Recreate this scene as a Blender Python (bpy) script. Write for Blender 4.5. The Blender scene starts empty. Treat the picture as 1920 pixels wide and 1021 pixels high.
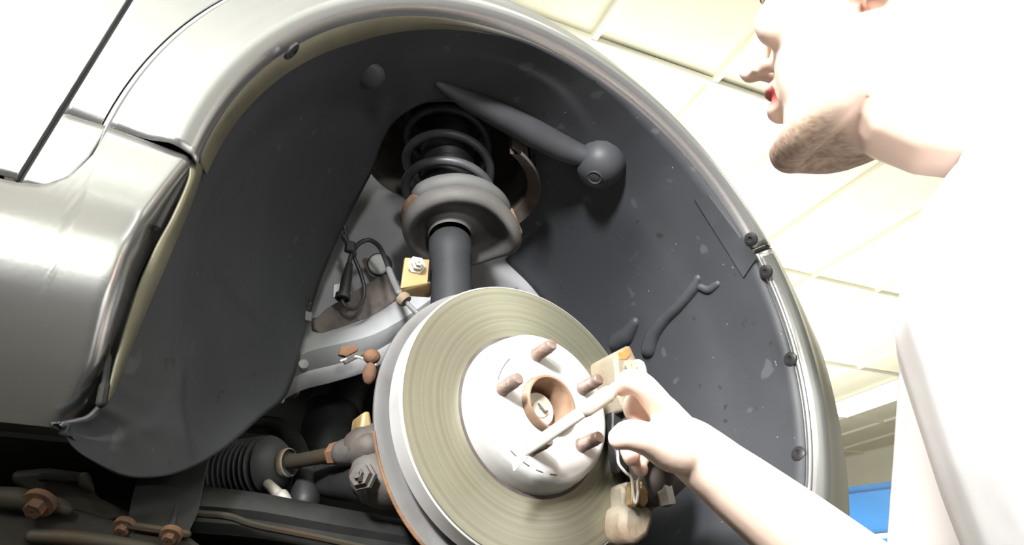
import bpy, bmesh, math, random
import numpy as np
from mathutils import Vector, Matrix
from mathutils.bvhtree import BVHTree
random.seed(7); np.random.seed(7)
HZ = 1.30                       # the wheel hub hangs this high above the floor (car on a lift)
V3 = lambda *a: np.array(a if len(a) > 1 else a[0], float)

# ------------------------------------------------------------------ camera (survey of the photograph, hub coordinates)
FPX = 1248.68; CAM = V3(-.35948, -.49814, -.19299); AZ, EL, ROLL = .578417, .502253, -.036812
def _basis():
    f = V3(math.sin(AZ)*math.cos(EL), math.cos(AZ)*math.cos(EL), math.sin(EL))
    r = V3(math.cos(AZ), -math.sin(AZ), 0); u = np.cross(r, f); c, s = math.cos(ROLL), math.sin(ROLL)
    return c*r+s*u, -s*r+c*u, f
RT, UP, FW = _basis()
def ray(px, py): return FW + RT*(px-960)/FPX - UP*(py-510.5)/FPX
def at(px, py, y):              # point of the sight line through a pixel on the upright plane y
    d = ray(px, py); return CAM + d*(y-CAM[1])/d[1]
def atz(px, py, z):
    d = ray(px, py); return CAM + d*(z-CAM[2])/d[2]
def atd(px, py, t): return CAM + ray(px, py)*t

C = bpy.context.scene.collection
sc = bpy.context.scene
cd = bpy.data.cameras.new('camera'); cam = bpy.data.objects.new('camera', cd); C.objects.link(cam)
M = Matrix.Identity(4)
for i in range(3):
    M[i][0], M[i][1], M[i][2] = RT[i], UP[i], -FW[i]
    M[i][3] = CAM[i] + (HZ if i == 2 else 0)
cam.matrix_world = M
cd.sensor_width = 36; cd.lens = 36*FPX/1920; cd.clip_start = .01; cd.clip_end = 100
sc.camera = cam

# ------------------------------------------------------------------ world, lamps, exposure
w = bpy.data.worlds.new('shop_air'); sc.world = w; w.use_nodes = True
bg = w.node_tree.nodes['Background']; bg.inputs[0].default_value = (1, .975, .91, 1); bg.inputs[1].default_value = .07
def area(name, loc, target, size, power, col=(1, 1, 1), sy=None):
    l = bpy.data.lights.new(name, 'AREA'); l.shape = 'RECTANGLE'; l.size = size; l.size_y = sy or size; l.energy = power; l.color = col
    o = bpy.data.objects.new(name, l); C.objects.link(o)
    o.location = Vector(loc)+Vector((0, 0, HZ))
    o.rotation_euler = (Vector(target)-Vector(loc)).to_track_quat('-Z', 'Y').to_euler(); return o
def spot(name, loc, target, power, deg, blend, rad, col=(1, 1, 1)):
    l = bpy.data.lights.new(name, 'SPOT'); l.spot_size = math.radians(deg); l.spot_blend = blend; l.shadow_soft_size = rad; l.energy = power; l.color = col
    o = bpy.data.objects.new(name, l); C.objects.link(o); o.location = Vector(loc)+Vector((0, 0, HZ))
    o.rotation_euler = (Vector(target)-Vector(loc)).to_track_quat('-Z', 'Y').to_euler(); return o
spot('work_lamp', (-1.05, -1.15, .5), (.16, -.02, .26), 310, 48, .9, .1, (1, .985, .96))
area('bay_light', (-2.2, -1.3, 1.75), (-.1, -.4, 0), 1.2, 200, (1, .98, .93), .5)
spot('inspection_lamp', (-.56, -1.25, .06), at(700, 500, .3), 32, 19, .8, .05, (1, .985, .96))
area('added_ceiling_fill', (3.9, 2.6, -.1), (3.9, 2.6, 3), 2.6, 190, (1, .98, .92))  # added fill hidden behind the car, brightens the far ceiling
area('added_ceiling_fill', (1.35, 1.5, 1.05), (1.35, 1.5, 3), 1.2, 26, (1, .98, .92))  # added fill, also hidden by the car, for the nearer tiles
area('added_ceiling_fill', (-1.0, -4.2, .7), (-1.0, -4.2, 3), 2.4, 360, (.86, .94, 1))  # added out-of-view fill; brightens the ceiling mirrored in the side paint
sc.view_settings.view_transform = 'Standard'; sc.view_settings.look = 'None'
sc.view_settings.exposure = 0.0; sc.view_settings.gamma = 1; sc.view_settings.use_curve_mapping = False
sc.cycles.max_bounces = 6; sc.cycles.use_denoising = True

# ------------------------------------------------------------------ materials
def mat(name, col, rough=.5, metal=0., col2=None, nscale=8., lo=.4, hi=.65, bump=0., bscale=60., coat=0., spots=None, emit=None, detail=5, spec=.5, aniso=None):
    m = bpy.data.materials.new(name); m.use_nodes = True; nt = m.node_tree; b = nt.nodes['Principled BSDF']
    b.inputs['Base Color'].default_value = (*col, 1); b.inputs['Roughness'].default_value = rough; b.inputs['Metallic'].default_value = metal
    b.inputs['Coat Weight'].default_value = coat; b.inputs['Coat Roughness'].default_value = .08; b.inputs['Specular IOR Level'].default_value = spec
    tc = nt.nodes.new('ShaderNodeTexCoord'); out = None
    if col2:
        n = nt.nodes.new('ShaderNodeTexNoise'); n.inputs['Scale'].default_value = nscale; n.inputs['Detail'].default_value = detail
        nt.links.new(tc.outputs['Object'], n.inputs['Vector'])
        r = nt.nodes.new('ShaderNodeValToRGB'); e = r.color_ramp.elements
        e[0].position = lo; e[1].position = hi; e[0].color = (*col, 1); e[1].color = (*col2, 1)
        nt.links.new(n.outputs['Fac'], r.inputs['Fac']); out = r.outputs['Color']
    if spots:                       # (colour, scale, threshold): flecks of dust or dirt
        for sc_col, s, th in spots:
            n = nt.nodes.new('ShaderNodeTexNoise'); n.inputs['Scale'].default_value = s; n.inputs['Detail'].default_value = 2
            nt.links.new(tc.outputs['Object'], n.inputs['Vector'])
            r = nt.nodes.new('ShaderNodeValToRGB'); e = r.color_ramp.elements
            e[0].position = th; e[1].position = th+.03; e[0].color = (0, 0, 0, 1); e[1].color = (1, 1, 1, 1)
            nt.links.new(n.outputs['Fac'], r.inputs['Fac'])
            mx = nt.nodes.new('ShaderNodeMix'); mx.data_type = 'RGBA'
            nt.links.new(r.outputs['Color'], mx.inputs[0])
            if out: nt.links.new(out, mx.inputs[6])
            else: mx.inputs[6].default_value = (*col, 1)
            mx.inputs[7].default_value = (*sc_col, 1); out = mx.outputs[2]
    if out: nt.links.new(out, b.inputs['Base Color'])
    if bump:
        n = nt.nodes.new('ShaderNodeTexNoise'); n.inputs['Scale'].default_value = bscale; n.inputs['Detail'].default_value = 6
        nt.links.new(tc.outputs['Object'], n.inputs['Vector'])
        bp = nt.nodes.new('ShaderNodeBump'); bp.inputs['Strength'].default_value = bump; bp.inputs['Distance'].default_value = .004
        nt.links.new(n.outputs['Fac'], bp.inputs['Height']); nt.links.new(bp.outputs['Normal'], b.inputs['Normal'])
    if emit:
        b.inputs['Emission Color'].default_value = (*emit[0], 1); b.inputs['Emission Strength'].default_value = emit[1]
    return m
PAINT = mat('silver_car_paint', (.5, .5, .51), .27, .85, coat=.4, bump=.015, bscale=400)
PAINT_IN = mat('shaded_edge_paint', (.24, .23, .17), .5, .3, (.17, .16, .11), 14)  # the silver paint again, with shade put into its olive colour
LINER = mat('black_liner_plastic', (.042, .0445, .051), .5, 0, (.054, .057, .065), 6, bump=.12, bscale=35, spec=.3,
            spots=[((.035, .034, .034), 60, .7), ((.3, .3, .3), 150, .76), ((.075, .078, .085), 30, .68)])
LINER_D = mat('dark_liner_plastic', (.045, .047, .053), .5, 0, (.06, .063, .07), 9, bump=.08, bscale=40, spec=.35)
BLACK = mat('black_rubber', (.018, .018, .02), .5, 0, (.03, .03, .032), 20, bump=.05)
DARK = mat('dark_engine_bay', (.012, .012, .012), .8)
CABLE = mat('black_cable_jacket', (.03, .03, .032), .4)
GREYHOSE = mat('grey_hose', (.16, .16, .165), .5)
APRON = mat('grey_apron_paint', (.45, .46, .48), .4, .2, (.34, .34, .35), 11, .5, .75, bump=.1, bscale=30, spots=[((.2, .13, .09), 25, .7)])
SEALANT = mat('brown_underseal', (.13, .115, .105), .9, 0, (.2, .17, .155), 60, bump=.6, bscale=220)
PLUG = mat('pale_plug', (.72, .72, .7), .5, 0, (.6, .6, .58), 30)
STRUT = mat('strut_grey_paint', (.03, .032, .036), .62, 0, (.023, .024, .026), 12, bump=.06, bscale=90, spec=.25)
SPRING = mat('spring_coating', (.075, .08, .085), .42, .1, (.055, .055, .06), 30)
SEAT = mat('spring_seat_grey', (.085, .082, .08), .65, .0, (.05, .043, .038), 16, .45, .7, bump=.15, bscale=60, spots=[((.24, .11, .06), 70, .74)])
SLEEVE = mat('spring_sleeve_rubber', (.1, .101, .1), .7, 0, (.08, .08, .08), 25, bump=.05)
RUST = mat('orange_rust', (.22, .115, .06), .85, 0, (.12, .065, .04), 40, bump=.4, bscale=150)
GOLD = mat('yellow_zinc_plate', (.52, .37, .18), .5, .35, (.33, .2, .1), 30, .4, .7, bump=.15, spots=[((.2, .1, .05), 50, .68)])
RUSTGREY = mat('rusty_cast_iron', (.255, .225, .175), .75, .15, (.2, .135, .085), 26, .45, .7, bump=.35, bscale=90)
CAST = mat('dusty_cast_iron', (.12, .113, .107), .7, .2, (.08, .062, .053), 30, bump=.3, bscale=80)
TOWER = mat('rust_stained_tower', (.16, .14, .125), .75, .05, (.09, .06, .045), 14, .42, .62, bump=.25, bscale=60)
SHIELD = mat('grey_dust_shield', (.36, .355, .36), .5, .45, (.24, .22, .21), 15, .5, .75, bump=.08, spots=[((.3, .2, .13), 18, .7)])
HAT = mat('bright_rotor_hat', (.6, .6, .6), .42, .3, (.53, .53, .53), 25, bump=.03)
STUD = mat('brown_stud_steel', (.27, .2, .175), .55, .45, (.17, .11, .085), 60, bump=.2, bscale=300)
BORE = mat('rusty_hub_bore', (.33, .22, .15), .6, .25, (.2, .12, .075), 30, bump=.15)
NUT = mat('dull_axle_nut', (.62, .6, .55), .5, .35, (.5, .47, .4), 40)
TOOLM = mat('pale_bright_steel', (.74, .72, .68), .38, .45)
SKIN = None
BLUE = mat('blue_cabinet_paint', (.006, .105, .29), .4, 0, (.005, .085, .24), 3)
CEIL = mat('cream_ceiling_tile', (.87, .84, .66), .9, 0, (.84, .81, .62), 3, bump=.1, bscale=90)
TBAR = mat('cream_ceiling_bar', (.8, .78, .66), .6)
SLAB = mat('ceiling_void_board', (.6, .57, .46), .9)
WALLM = mat('cream_wall_paint', (.8, .77, .64), .8, 0, (.76, .73, .6), 2)
FLOORM = mat('stained_concrete', (.03, .026, .018), .7, 0, (.022, .019, .014), 1.5, bump=.1)
LAMP = mat('fluorescent_panel', (.9, .9, .88), .5, emit=((1, .98, .92), 2.2))
SHIRT = mat('white_cotton', (.82, .82, .84), .85, 0, (.78, .78, .8), 5, bump=.25, bscale=18)
DENIM = mat('dark_denim', (.03, .04, .07), .85, 0, (.045, .055, .09), 60)
SHOE = mat('black_shoe_leather', (.02, .02, .02), .5)
HAIR = mat('brown_hair', (.12, .075, .045), .7, 0, (.07, .045, .03), 90, bump=.8, bscale=300)
EYE = mat('eye_white', (.8, .78, .75), .2); IRIS = mat('brown_iris', (.06, .035, .02), .2)
UNDER = mat('muddy_underbody', (.016, .014, .011), .75, 0, (.03, .021, .013), 14, bump=.3, bscale=60)
OLIVE = mat('dusty_steel_bracket', (.05, .044, .032), .65, .2, (.07, .04, .02), 18, .5, .75, bump=.2)

def rotor_material():
    m = bpy.data.materials.new('turned_friction_steel'); m.use_nodes = True; nt = m.node_tree; b = nt.nodes['Principled BSDF']
    tc = nt.nodes.new('ShaderNodeTexCoord'); sx = nt.nodes.new('ShaderNodeSeparateXYZ'); nt.links.new(tc.outputs['Object'], sx.inputs[0])
    cx = nt.nodes.new('ShaderNodeCombineXYZ'); nt.links.new(sx.outputs['X'], cx.inputs['X']); nt.links.new(sx.outputs['Z'], cx.inputs['Y'])
    ln = nt.nodes.new('ShaderNodeVectorMath'); ln.operation = 'LENGTH'; nt.links.new(cx.outputs[0], ln.inputs[0])
    n = nt.nodes.new('ShaderNodeTexNoise'); n.noise_dimensions = '1D'; n.inputs['Scale'].default_value = 260; n.inputs['Detail'].default_value = 6
    nt.links.new(ln.outputs['Value'], n.inputs['W'])
    r = nt.nodes.new('ShaderNodeValToRGB'); e = r.color_ramp.elements
    e[0].position = .3; e[1].position = .7; e[0].color = (.255, .25, .19, 1); e[1].color = (.32, .312, .245, 1)
    nt.links.new(n.outputs['Fac'], r.inputs['Fac']); nt.links.new(r.outputs['Color'], b.inputs['Base Color'])
    b.inputs['Metallic'].default_value = .8; b.inputs['Roughness'].default_value = .4
    tg = nt.nodes.new('ShaderNodeTangent'); tg.direction_type = 'RADIAL'; tg.axis = 'Y'
    nt.links.new(tg.outputs[0], b.inputs['Tangent']); b.inputs['Anisotropic'].default_value = .65
    bp = nt.nodes.new('ShaderNodeBump'); bp.inputs['Strength'].default_value = .12; bp.inputs['Distance'].default_value = .001
    nt.links.new(n.outputs['Fac'], bp.inputs['Height']); nt.links.new(bp.outputs['Normal'], b.inputs['Normal'])
    return m
FRICTION = rotor_material()

def skin_material():
    m = bpy.data.materials.new('skin'); m.use_nodes = True; nt = m.node_tree; b = nt.nodes['Principled BSDF']
    a = nt.nodes.new('ShaderNodeAttribute'); a.attribute_name = 'tint'
    nt.links.new(a.outputs['Color'], b.inputs['Base Color']); b.inputs['Roughness'].default_value = .5
    b.inputs['Subsurface Weight'].default_value = .12; b.inputs['Subsurface Radius'].default_value = (.01, .004, .002); b.inputs['Subsurface Scale'].default_value = .5
    return m
SKIN = skin_material()

# ------------------------------------------------------------------ mesh helpers
class MB:
    def __init__(s): s.v = []; s.f = []
    def add(s, vs, fs):
        o = len(s.v); s.v += [tuple(map(float, p)) for p in vs]; s.f += [tuple(i+o for i in f) for f in fs]; return s
    def grid(s, rows, wrap=False, thick=None):
        n = len(rows[0]); vs = [p for r in rows for p in r]; fs = []
        for j in range(len(rows)-1):
            for i in range(n if wrap else n-1):
                k = (i+1) % n; fs.append((j*n+i, j*n+k, (j+1)*n+k, (j+1)*n+i))
        return s.add(vs, fs)
    def tube(s, pts, rad, n=12, sm=0, ends='round', flat=None):
        pts = [V3(p) for p in pts]; rad = list(rad) if hasattr(rad, '__len__') else [rad]*len(pts)
        if sm: pts, rad = smooth(pts, rad, sm)
        N = len(pts); T = []
        for i in range(N):
            t = pts[min(i+1, N-1)]-pts[max(i-1, 0)]; T.append(t/(np.linalg.norm(t)+1e-12))
        a = V3(0, 0, 1) if abs(T[0][2]) < .9 else V3(1, 0, 0)
        if flat is not None: a = V3(flat[0])
        u = a-T[0]*(a@T[0]); u /= np.linalg.norm(u); rows = []
        fl = flat[1] if flat is not None else 1
        def ring(p, u, t, r):
            b = np.cross(t, u); return [p+r*(math.cos(q)*u*fl+math.sin(q)*b) for q in np.linspace(0, 2*math.pi, n, endpoint=False)]
        if ends == 'round':
            for q in (85, 60, 30): rows.append(ring(pts[0]-T[0]*rad[0]*math.sin(math.radians(q)), u, T[0], rad[0]*math.cos(math.radians(q))))
        for i in range(N):
            u = u-T[i]*(u@T[i]); u /= np.linalg.norm(u); rows.append(ring(pts[i], u, T[i], rad[i]))
        if ends == 'round':
            for q in (30, 60, 85): rows.append(ring(pts[-1]+T[-1]*rad[-1]*math.sin(math.radians(q)), u, T[-1], rad[-1]*math.cos(math.radians(q))))
        s.grid(rows, True)
        if ends:
            o = len(s.v)-n*len(rows); s.f.append(tuple(o+i for i in range(n))[::-1]); s.f.append(tuple(len(s.v)-n+i for i in range(n)))
        return s
    def lathe(s, prof, c, axis, n=48, a0=0, a1=360, closed=False, xref=None):
        axis = V3(axis)/np.linalg.norm(axis); x = V3(xref) if xref is not None else (V3(1, 0, 0) if abs(axis[0]) < .9 else V3(0, 0, 1))
        x = x-axis*(x@axis); x /= np.linalg.norm(x); y = np.cross(axis, x); full = abs(a1-a0) >= 359.9
        A = np.radians(np.linspace(a0, a1, n, endpoint=not full))
        P = prof+[prof[0]] if closed else prof
        s.grid([[V3(c)+axis*h+r*(math.cos(t)*x+math.sin(t)*y) for t in A] for r, h in P], full); return s
    def ell(s, c, rx, ry, rz, ax=None, n=16, m=10):
        X, Y, Z = (V3(1, 0, 0), V3(0, 1, 0), V3(0, 0, 1)) if ax is None else [V3(q) for q in ax]
        rows = []
        for i in range(m+1):
            p = math.pi*(i/m) if 0 < i < m else (.02 if i == 0 else math.pi-.02)
            rows.append([V3(c)+X*rx*math.sin(p)*math.cos(q)+Y*ry*math.sin(p)*math.sin(q)+Z*rz*math.cos(p) for q in np.linspace(0, 2*math.pi, n, endpoint=False)])
        s.grid(rows, True); o = len(s.v)-n*(m+1); s.f.append(tuple(o+i for i in range(n))[::-1]); s.f.append(tuple(len(s.v)-n+i for i in range(n))); return s
    def box(s, c, sz, ax=None):
        X, Y, Z = (V3(1, 0, 0), V3(0, 1, 0), V3(0, 0, 1)) if ax is None else [V3(q) for q in ax]
        vs = [V3(c)+X*sz[0]/2*i+Y*sz[1]/2*j+Z*sz[2]/2*k for i in (-1, 1) for j in (-1, 1) for k in (-1, 1)]
        return s.add(vs, [(0, 1, 3, 2), (4, 6, 7, 5), (0, 4, 5, 1), (2, 3, 7, 6), (0, 2, 6, 4), (1, 5, 7, 3)])
    def prism(s, pts, d):           # outline swept by vector d
        pts = [V3(p) for p in pts]; n = len(pts); d = V3(d)
        return s.add(pts+[p+d for p in pts], [tuple(range(n))[::-1], tuple(range(n, 2*n))]+[(i, (i+1) % n, n+(i+1) % n, n+i) for i in range(n)])
def smooth(pts, rad, k):
    P = [2*pts[0]-pts[1]]+pts+[2*pts[-1]-pts[-2]]; o = []; ro = []
    for i in range(len(pts)-1):
        for q in range(k):
            t = q/k; a, b, c, d = P[i:i+4]
            o.append(.5*((2*b)+(c-a)*t+(2*a-5*b+4*c-d)*t*t+(3*b-a-3*c+d)*t**3)); ro.append(rad[i]*(1-t)+rad[i+1]*t)
    return o+[pts[-1]], ro+[rad[-1]]
def curve(pts, k=8): return smooth([V3(p) for p in pts], [0]*len(pts), k)[0]
def resample(pts, n):
    pts = np.array(pts); d = np.r_[0, np.cumsum(np.linalg.norm(np.diff(pts, axis=0), axis=1))]; q = np.linspace(0, d[-1], n)
    return [V3(*(np.interp(x, d, pts[:, k]) for k in range(3))) for x in q]

LOC = {}
def thing(name, label, cat, loc=(0, 0, 0), group=None):
    o = bpy.data.objects.new(name, None); C.objects.link(o); o.empty_display_size = .05
    o.location = (loc[0], loc[1], loc[2]+HZ); LOC[o.name] = V3(loc); o['label'] = label; o['category'] = cat
    if group: o['group'] = group
    return o
def obj(name, mb, m, parent=None, loc=None, smooth_=True, solid=0, bevel=0, sub=0, auto=40, label=None, off=-1):
    base = LOC[parent.name] if parent is not None else V3(loc if loc is not None else (0, 0, 0))
    me = bpy.data.meshes.new(name); me.from_pydata([tuple(V3(p)-base) for p in mb.v], [], mb.f); me.update()
    bm = bmesh.new(); bm.from_mesh(me); bmesh.ops.remove_doubles(bm, verts=bm.verts, dist=1e-6); bmesh.ops.recalc_face_normals(bm, faces=bm.faces); bm.to_mesh(me); bm.free()
    o = bpy.data.objects.new(name, me); C.objects.link(o); me.materials.append(m)
    if parent is not None: o.parent = parent
    else: o.location = (base[0], base[1], base[2]+HZ)
    LOC[o.name] = base
    if solid: q = o.modifiers.new('s', 'SOLIDIFY'); q.thickness = solid; q.offset = off
    if bevel: q = o.modifiers.new('b', 'BEVEL'); q.width = bevel; q.segments = 2; q.limit_method = 'ANGLE'; q.angle_limit = math.radians(35)
    if sub: q = o.modifiers.new('d', 'SUBSURF'); q.levels = sub; q.render_levels = sub
    if smooth_:
        me.shade_smooth()
        if auto and not sub:
            try: me.set_sharp_from_angle(angle=math.radians(auto))
            except Exception: pass
    if label: o['label'] = label
    return o
def tag(o, label, cat, group=None):
    o['label'] = label; o['category'] = cat
    if group: o['group'] = group
    return o
def struct(name, mb, m, **k): o = obj(name, mb, m, smooth_=False, **k); o['kind'] = 'structure'; return o

# ------------------------------------------------------------------ the room
struct('floor', MB().box((1, 0, -HZ-.05), (22, 20, .1)), FLOORM)
A8 = math.radians(8); EX = V3(math.cos(A8), -math.sin(A8), 0); EY = V3(math.sin(A8), math.cos(A8), 0)   # the ceiling grid lies 8 degrees off the car
HC = 1.86
def cl(a, b, z): p = CAM+EX*a*2.05+EY*b*2.05; return V3(p[0], p[1], z)
ceil = struct('ceiling', MB().box(cl(1.2, .6, HC+.1), (14, 14, .06), (EX, EY, (0, 0, 1))), SLAB)
tile_me = None
def inst(o, loc, name):
    c = o.copy(); C.objects.link(c); c.location = Vector(loc); return c
GX, GY = .29*2.05, .58*2.05
def tile_mesh():
    mb = MB(); x, y = GX/2-.012, GY/2-.012
    return mb.prism([(-x, -y, 0), (x, -y, 0), (x, y, 0), (-x, y, 0)], (0, 0, .02))
tl = obj('ceiling_panel', tile_mesh(), CEIL, None, (0, 0, 0), smooth_=False); tl.parent = ceil
LOCc = V3(ceil.location)
bar_a = obj('ceiling_bar', MB().box((0, 0, 0), (.024, GY*12, .03)), TBAR, None, (0, 0, 0), smooth_=False)
bar_b = obj('ceiling_bar', MB().box((0, 0, 0), (GX*24, .024, .03)), TBAR, None, (0, 0, 0), smooth_=False)
lampo = obj('light_panel', tile_mesh(), LAMP, None, (0, 0, 0), smooth_=False)
first = {}
def put(o, p):
    if o.name not in first: first[o.name] = 1; c = o
    else: c = o.copy(); C.objects.link(c)
    c.parent = ceil; c.rotation_euler = (0, 0, -A8); c.location = Vector((p[0], p[1], p[2]+HZ))-ceil.location
LAMPS = {(1, 1), (4, 1), (4, 3), (7, 2), (-2, 0), (-2, -2), (1, -2)}
for i in range(-6, 12):
    for j in range(-4, 5):
        a, b = .83+.29*(i+.5), .75+.58*(j+.5); dz = random.uniform(-.003, .003)
        put(lampo if (i, j) in LAMPS else tl, cl(a, b, HC+.012+dz))
for i in range(-6, 13): put(bar_a, cl(.83+.29*i, .75+.29, HC))
for j in range(-4, 6): put(bar_b, cl(.83+.29*3, .75+.58*j, HC-.004))
# far walls
wf = struct('wall_front', MB().box((8.6, 0, (HC-HZ)/2+.02), (.12, 20, HC+HZ+.04)), WALLM)
ws = struct('wall_side', MB().box((1, 8.6, (HC-HZ)/2+.02), (18, .12, HC+HZ+.04)), WALLM)
for k in range(6): obj('wall_rail', MB().box((8.52, -6+k*2.4, .3), (.05, .06, 3.1)), TBAR, wf, smooth_=False)

# blue cabinet far behind the man
cb = at(1625, 905, 1.2); cb = CAM+ray(1640, 905)*4.6
bl = V3(cb[0], cb[1], -HZ); CX = V3(.42, -.907, 0); CY = V3(.907, .42, 0)
cab = thing('storage_cabinet', 'tall blue steel cabinet far off between the bumper and the white shirt', 'cabinet', bl)
ch = cb[2]+HZ
obj('body', MB().box(bl+CX*.25+CY*.25+V3(0, 0, ch/2), (.95, .5, ch), (CX, CY, (0, 0, 1))), BLUE, cab, bevel=.01)
for k in (-1, 1):
    obj('door', MB().box(bl+CX*(.25+k*.235)-CY*.012+V3(0, 0, ch/2), (.455, .02, ch-.1), (CX, CY, (0, 0, 1))), BLUE, cab, bevel=.006)
obj('shelf_edge', MB().box(bl+CX*.25-CY*.03+V3(0, 0, ch-.34), (.95, .02, .03), (CX, CY, (0, 0, 1))), TBAR, cab, bevel=.004)

# ------------------------------------------------------------------ the car
ARC = V3(-.004, 0, .0889); RA = .3418
car = thing('car', 'silver grey car raised on a lift with its front wheel taken off', 'car', (0, 0, -.1))
def kf(t):                       # how fast the skin falls away behind the flare, by angle in degrees
    return np.interp(t, [-40, 5, 35, 70, 95, 125, 150], [4.5, 4.5, 9, 9, 6, .6, .1])
def skin_y(t, off):
    k = kf(t); o = max(0, off-.016); sl = .95; oc = sl/(2*k)
    fall = k*o*o if o < oc else k*oc*oc+sl*(o-oc)
    return -.0525+fall-.007*math.exp(-((off-.014)/.012)**2)
def pol(t, r, y): a = math.radians(t); return V3(ARC[0]+r*math.cos(a), y, ARC[2]+r*math.sin(a))
SEAM = 24.5
def flare(t0, t1, n, wide=.0528):
    rows = []
    for r, y in ((RA-.006, -.018), (RA-.004, -.034), (RA-.0035, -.047), (RA-.001, -.0515)): rows.append([pol(t, r, y) for t in np.linspace(t0, t1, n)])
    for off in (.001, .004, .008, .012, .016, .021, .027, .034, .042, .05, wide):
        rows.append([pol(t, RA+off, skin_y(t, off)) for t in np.linspace(t0, t1, n)])
    rows.append([pol(t, RA+wide, skin_y(t, wide)+.006) for t in np.linspace(t0, t1, n)])
    return rows
obj('fender_flare', MB().grid(flare(SEAM+.6, 174.4, 120)), PAINT, car, solid=.0015, off=1)
def doorx(z): return -.413-(z-.248)*(-.127) if z > .067 else -.436
rows = []
ths = np.linspace(SEAM+.6, 174.5, 100)
K = 14
for k in range(K+1):
    row = []
    for t in ths:
        r0 = RA+.0592
        a = math.radians(t); rmax = RA+.36
        if t > 120:
            for it in range(6):
                z = ARC[2]+rmax*math.sin(a); rmax = min(RA+.36, (doorx(z)+.0028-ARC[0])/math.cos(a))
        rmax = max(rmax, r0+.0004)
        r = r0+(rmax-r0)*(k/K)**1.5; off = r-RA
        y = skin_y(t, off)+.003
        if t > 110: y += .25*max(0, ARC[2]+r*math.sin(a)-.25)**2*min(1, (t-110)/20)
        row.append(pol(t, r, y))
    rows.append(row)
fmb = MB().grid(rows)
rows = []
for z in np.linspace(.0675, .1285, 14):          # the tip of the fender between door and cladding
    xb = np.interp(z, [.066, .069, .08, .1, .121, .1285], [-.434, -.4225, -.4095, -.402, -.3985, -.3985])
    xa = doorx(z)+.0028; rows.append([V3(xa+(xb-xa)*q, skin_y(174, RA*0+.058)+.003, z) for q in np.linspace(0, 1, 8)])
obj('front_fender', fmb.grid(rows), PAINT, car, solid=.0015, off=1)
# door
rows = []
for z in np.concatenate([[.0695], np.linspace(.075, .75, 24)]):
    xr = doorx(z); rows.append([V3(xr-d, -.0505+.25*max(0, z-.25)**2-.004*math.exp(-((z-.33)/.03)**2)+(.004 if d == 0 else 0), z) for d in (0, .002, .01, .05, .12, .3, .6, 1.0)])
obj('front_door', MB().grid(rows), PAINT, car, solid=.0015, off=1)
obj('door_seal', MB().tube([V3(doorx(z)+.0012, -.046+.25*max(0, z-.25)**2, z) for z in np.linspace(.064, .7, 20)], .0022, 8), BLACK, car)
obj('cladding_gap_seal', MB().tube([pol(t, RA+.056, skin_y(t, .056)+.0045) for t in np.linspace(30, 174, 60)]+curve([(-.4015, -.0475, .105), (-.4085, -.0485, .080), (-.4225, -.049, .0665), (-.44, -.049, .0635), (-1.2, -.049, .060)], 6), .0033, 8), GREYHOSE, car)
# rocker cladding
fe = [(-.3475, .1217), (-.357, .09), (-.3655, .058), (-.370, .025), (-.371, -.01), (-.370, -.04), (-.373, -.06), (-.380, -.074)]   # its front edge (x, z), top to bottom
def rock_y(z): return np.interp(z, [-.074, -.06, -.045, -.03, -.018, -.007, .005, .02, .033, .045, .06, .08, .12], [-.028, -.0405, -.052, -.061, -.0665, -.0700, -.0716, -.072, -.0705, -.066, -.060, -.0565, -.0525])
rows = []
for x_off in [-1, -.5, 0, .002, .006, -.386, -.3975, -.3985, -.402, -.4055, -.4095, -.416, -.4225, -.434, -.46, -.6, -.9, -1.3]:
    row = []
    fz = np.interp(np.linspace(0, 1, 40), np.linspace(0, 1, len(fe)), [p[1] for p in fe]); fx = np.interp(np.linspace(0, 1, 40), np.linspace(0, 1, len(fe)), [p[0] for p in fe])
    for x, z in zip(fx, fz):
        ab = -.6 < -abs(x_off) < -.38 or x_off < -.55 and x_off != -1
        xx = x if x_off in (-1, -.5) else (x_off if x_off < -.3 else x-x_off)
        top = .0889+.0954*(-.004-max(xx, -.3985)) if xx >= -.3985 else np.interp(xx, [-1.3, -.434, -.4225, -.416, -.4095, -.4055, -.402, -.3985], [.060, .0635, .0668, .0712, .0785, .0885, .100, .1265])-.0028*min(1, (-.3985-xx)/.004)
        s = (z+.074)/.1957; zz = -.074+(top+.074)*s
        y = rock_y(zz)
        if x_off == -1: row.append(V3(x+.012, y+.032, zz))
        elif x_off == -.5: row.append(V3(x+.003, y+.004, zz))
        elif x_off == 0: row.append(V3(x, y+.0008, zz))
        else: row.append(V3(xx, y, zz))
    row += [V3(row[-1][0], .0, row[-1][2]+.002)]
    rows.append(row)
obj('rocker_cladding', MB().grid(rows), PAINT, car, solid=.0015, off=1)
# bumper corner ahead of the seam
rows = flare(-31, SEAM-.6, 50, .075)
for off in (.1, .14, .2, .27): rows.append([pol(t, RA+off, skin_y(t, off)) for t in np.linspace(-31, SEAM-.6, 50)])
def chin(p, k):
    return p
obj('front_bumper', MB().grid(rows), PAINT, car, solid=.0015, off=1)
obj('bumper_seam', MB().tube([pol(SEAM, RA+o, skin_y(SEAM, o)+.003) for o in np.linspace(-.006, .07, 10)], .0028, 8), BLACK, car)
# lower tip of the bumper, drawn forward and down
tip = []
for s in np.linspace(0, 1, 14):
    row = []
    for off in (-.004, 0, .006, .014, .025, .04, .06, .09, .16):
        p = pol(-31, RA+off, skin_y(-31, max(off, 0))); row.append(p+V3(.13*s+.02*s*s, .02*s*s, -.075*s-.03*s*s))
    tip.append(row)
obj('bumper_lip', MB().grid(tip), PAINT, car, solid=.002, off=1)
obj('bumper_glint_bead', MB().tube([pol(t, RA-.004, -.0515) for t in np.linspace(-27, SEAM-1, 40)], .0032, 10), PAINT, car)  # body-paint bead, not chrome, shaped to stand for the lip's reflection line

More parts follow.
